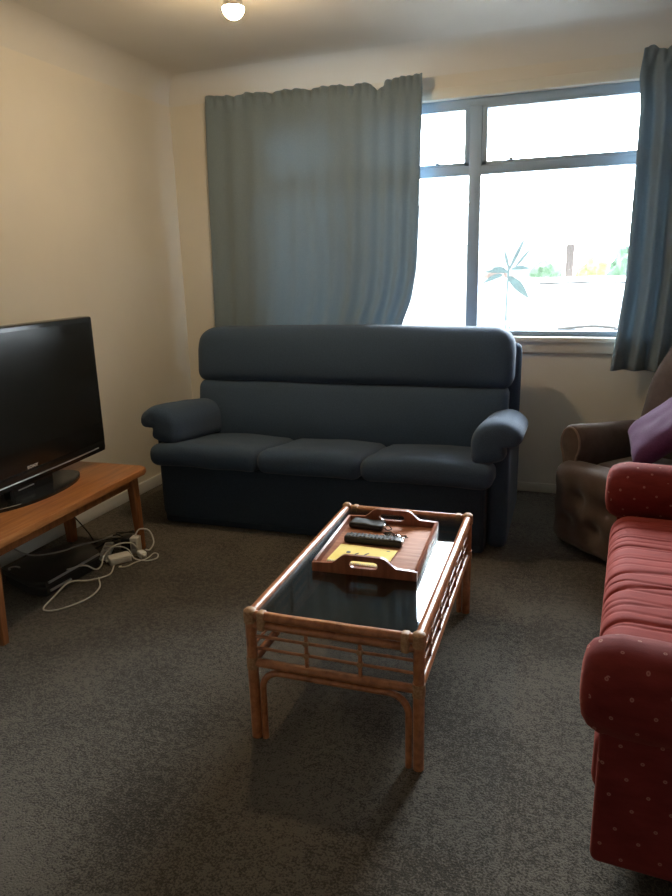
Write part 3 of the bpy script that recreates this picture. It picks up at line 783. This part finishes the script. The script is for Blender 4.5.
cable('white cable in small coils around the white power brick', [(-2.195, 2.585, .02), (-2.225, 2.60, .035), (-2.235, 2.655, .05), (-2.19, 2.70, .06), (-2.13, 2.705, .05), (-2.085, 2.69, .012), (-2.02, 2.695, .005), (-1.985, 2.735, .005), (-2.005, 2.78, .006), (-2.035, 2.785, .006), (-2.03, 2.72, .006), (-2.06, 2.66, .005), (-2.07, 2.61, .005), (-2.10, 2.585, .006), (-2.10, 2.60, .006)], .0034, 'white_cable')
cable('white cable hooked over the silver edge of the black box', [(-2.20, 2.34, .090), (-2.175, 2.43, .075), (-2.155, 2.48, .035), (-2.165, 2.535, .03), (-2.19, 2.60, .06), (-2.17, 2.67, .085), (-2.12, 2.72, .080), (-2.095, 2.735, .05)], .0036, 'white_cable')
random.seed(3)
blk = [('black cable hanging from behind the bench apron down to the carpet', [(-2.50, 2.62, .33), (-2.44, 2.68, .22), (-2.40, 2.74, .10), (-2.42, 2.80, .02), (-2.46, 2.86, .008)]),
       ('black cable tangled on the carpet by the bench leg, uppermost of the tangle', [(-2.42, 2.82, .02), (-2.36, 2.93, .02), (-2.27, 2.98, .03), (-2.20, 2.94, .03), (-2.26, 2.88, .03), (-2.35, 2.90, .04), (-2.30, 3.0, .01)]),
       ('black cable looping flat on the carpet behind the black adaptor', [(-2.42, 2.80, .01), (-2.41, 2.86, .008), (-2.32, 2.91, .008), (-2.27, 2.88, .008), (-2.29, 2.84, .008), (-2.35, 2.86, .01), (-2.33, 2.885, .012)]),
       ('black cable running from the black box to the white power strip', [(-2.40, 2.66, .05), (-2.385, 2.72, .012), (-2.36, 2.76, .012), (-2.335, 2.79, .03), (-2.316, 2.806, .022)])]
for lab, pts in blk: cable(lab, pts, .0036, 'black_cable')

# ------------------------------------------------------------------ brown recliner and cushion
RC = Matrix.Translation((.199, 3.276, 0)) @ Matrix.Rotation(R(-43), 4, 'Z')
def recliner():
    t = thing('recliner_armchair', 'brown suede recliner armchair with rolled arms in the corner', 'armchair', RC.translation, R(-43))
    # local: faces -y
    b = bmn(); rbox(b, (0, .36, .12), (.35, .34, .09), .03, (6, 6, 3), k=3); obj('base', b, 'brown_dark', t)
    btn = [(-.2, .29), (0, .29), (.2, .29), (-.1, .16), (.1, .16), (-.28, .16), (.28, .16)]
    def fp(p):
        x, z = p.x, p.z+.235
        if p.y < 0:
            p.y -= .05*max(0, 1-(x/.36)**4) * .7
            for bx, bz in btn:
                d2 = ((x-bx)**2+(z-bz)**2); p.y += .040*math.exp(-d2/.0026)
                # diagonal pull creases
            p.y += .008*math.sin((x+z)*22)*math.sin((x-z)*22)
        if z > .38: p.z += .012*math.cos(x/.36*PI/2)
        return p
    b = bmn(); rbox(b, (0, .05, .235), (.395, .075, .205), .05, (26, 3, 22), fp, k=4); obj('footrest', b, 'brown', t, 70)
    def fs(p):
        if p.z > 0: p.z += .03*math.cos(p.x/.27*PI/2)*math.cos(p.y/.26*PI/2)
        return p
    b = bmn(); rbox(b, (0, .33, .365), (.285, .22, .07), .05, (8, 8, 2), fs); obj('seat_cushion', b, 'brown', t)
    for s in (-1, 1):
        b = bmn(); rings = []
        ring2 = [(-.040, -.40)] + [(-.036, -.17), (-.038, -.11)] + [(.064*math.cos(R(a)), .088*math.sin(R(a))) for a in range(222, -43, -12)] + [(.038, -.11), (.036, -.17), (.040, -.40)]
        zc = .525
        for y, sc, up in ((.055, .80, .006), (.058, .93, .008), (.07, 1, .009), (.25, 1.0, -.004), (.45, 1.0, -.016), (.60, .98, -.028), (.72, .95, -.034)):
            rings.append([Vector((s*.365 + x*sc, y, zc + up + (z*sc if z > -.2 else z))) for x, z in ring2])
        loft(b, rings); a_ = obj('armrest', b, 'brown', t, 50)
        b = bmn(); tube(b, [(s*.365+x*.95, .059, zc+z*.95) for x, z in ring2[1:-1]], .006, 8); obj('piping', b, 'piping', a_)
    def fbk(p):
        zz = (p.z+.36)/.72                                   # 0 low .. 1 top
        p.x *= 1 + .04*math.sin(zz*PI) - .50*max(0, zz-.42)**1.35
        if p.y < 0: p.y -= .03*math.cos(p.x/.33*PI/2) + .012*math.sin(p.z*17)
        p.y += .24*(zz)
        return p
    b = bmn(); rbox(b, (0, .52, .735), (.365, .085, .355), .08, (10, 3, 14), fbk); obj('backrest', b, 'brown', t)
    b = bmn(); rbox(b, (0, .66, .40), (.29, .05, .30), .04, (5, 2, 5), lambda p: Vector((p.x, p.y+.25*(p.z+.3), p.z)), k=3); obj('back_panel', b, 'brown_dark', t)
recliner()
def cushion():
    A = Vector((-.245, .325, .575)); B = Vector((-.03, .11, .495)); Tq = Vector((-.01, .455, .80))
    ex = (B-A); ey = (Tq-A); L = .38
    ex.normalize(); ey = (ey - ex*ey.dot(ex)).normalized(); ez = ex.cross(ey)
    c = A + ex*L/2 + ey*L/2
    m = RC @ Matrix((((ex.x), ey.x, ez.x, c.x), (ex.y, ey.y, ez.y, c.y), (ex.z, ey.z, ez.z, c.z), (0, 0, 0, 1)))
    b = bmn(); n = 24; top, bot = [], []
    for sgn, store in ((1, top), (-1, bot)):
        for i in range(n+1):
            row = []
            for j in range(n+1):
                u, v = 2*i/n-1, 2*j/n-1
                h = .062*((1-u**4)*(1-v**4))**.55 + .010*nz(u*2.4, v*2.4, 5)*(1-u*u)*(1-v*v)
                pin = 1 - .06*(1-abs(u)**2)*abs(v)**3; pin2 = 1 - .06*(1-abs(v)**2)*abs(u)**3
                row.append((u*L/2*pin2, v*L/2*pin, sgn*h))
            store.append(row)
    vt = [[b.verts.new(p) for p in r] for r in top]; vb = [[b.verts.new(p) for p in r] for r in bot]
    for i in range(n):
        for j in range(n):
            b.faces.new((vt[i][j], vt[i+1][j], vt[i+1][j+1], vt[i][j+1])); b.faces.new((vb[i][j], vb[i][j+1], vb[i+1][j+1], vb[i+1][j]))
    bmesh.ops.remove_doubles(b, verts=b.verts[:], dist=.0004)
    o = obj('cushion', b, 'purple', sharp=80); o.matrix_world = m; tag(o, 'purple cushion leaning in the brown recliner armchair', 'cushion')
cushion()

# ------------------------------------------------------------------ red sofa (faces the TV, only its front is in view)
def red_sofa():
    t = thing('sofa', 'red spotted velvet sofa with fat rolled arms at the right', 'sofa', (.088, 1.405, 0), R(-3.4))
    # local: x = depth toward the wall, y = along the sofa, near arm at y=0
    Lw = 1.545; D = .92
    b = bmn()
    rbox(b, (.46, Lw/2, .215), (.425, Lw/2-.10, .145), .03, (6, 20, 5), k=3); obj('base', b, 'red', t)
    b = bmn(); n = 1
    def crease(u, x):                                   # velvet pulled into irregular sharp folds across the seat
        ph = u*30 + 1.6*nz(u*2.5, x*2.2, 4) + .8*nz(u*9, x*3, 7)
        k = 1-abs(math.sin(ph)); ph2 = u*47 + 2.5*nz(u*3, x*2.5, 14); k2 = 1-abs(math.sin(ph2))
        return -(.011*k**5 + .006*k2**6)*(.35+1.3*abs(nz(u*4, x*1.5, 8)))
    def fseat(p):
        u = p.y
        if p.z > -.01: p.z += crease(u, p.x) + .012*math.cos(u/.6*PI/2)
        if p.x < -.25: p.x -= crease(u, p.x)*.8
        return p
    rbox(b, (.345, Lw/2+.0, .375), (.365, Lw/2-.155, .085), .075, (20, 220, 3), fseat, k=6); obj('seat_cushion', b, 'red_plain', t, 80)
    for q, (yc, zc, s) in enumerate(((.088, .486, -1), (Lw-.088, .522, 1))):
        ri, ra = [], []
        nseg = 28
        def circ(rx, rz, cx, wob):
            out = []
            for k in range(nseg):
                a = 2*PI*k/nseg
                dy, dz = rx*math.cos(a), rz*math.sin(a)
                out.append(Vector((cx, yc+dy, zc+dz)))
            return out
        rings = []
        for x, k in ((-.050, .10), (-.048, .40), (-.042, .68), (-.028, .85), (-.003, .95), (.03, 1.0), (.10, 1.0), (.2, .99), (.35, .985), (.5, .98), (.7, .97), (.85, .96)):
            r_ = circ(.112*k, .115*k, x, 0)
            for v in r_:
                ang = math.atan2(v.z-zc, v.y-yc)
                if x < .05: 
                    w = .006*k*math.sin(ang*13+1)*max(0, 1-abs(x+.02)/.07); v.y += w*math.cos(ang); v.z += w*math.sin(ang)
                v.z += .007*nz(x*7, ang, q*5) - .012*max(0, (.02-x)*6)*.3
            rings.append(r_)
        b = bmn(); loft(b, rings); a_ = obj('armrest', b, 'red', t, 70)
        b = bmn(); y0, y1 = (0, .11) if s < 0 else (Lw-.11, Lw)
        rbox(b, (.44, (y0+y1)/2, .275), (.44, .055, .205), .018, (12, 2, 8), lambda p: Vector((p.x, p.y+.003*nz(p.x*5, p.z*6, q), p.z)), k=3); obj('side_panel', b, 'red', t)
    b = bmn(); rbox(b, (.035, Lw/2, .245), (.045, Lw/2-.105, .085), .04, (2, 20, 3), lambda p: Vector((p.x+.004*nz(p.y*9, p.z*4, 2), p.y, p.z)), k=4); obj('front_rail', b, 'red', t)
    def fbk(p):
        if p.x < 0: p.x -= .05*math.cos(p.y/.62*PI/2)*.8
        p.x += .12*(p.z+.28)
        return p
    b = bmn(); rbox(b, (.80, Lw/2, .60), (.10, Lw/2-.04, .28), .09, (3, 18, 8), fbk); obj('backrest', b, 'red', t)
    for x in (.16, .80):
        for y in (.16, Lw-.16):
            b = bmn(); lathe(b, [(0, 0), (.02, 0), (.026, .08), (0, .08)], (x, y, 0), 12); obj('foot', b, 'black', t)
red_sofa()
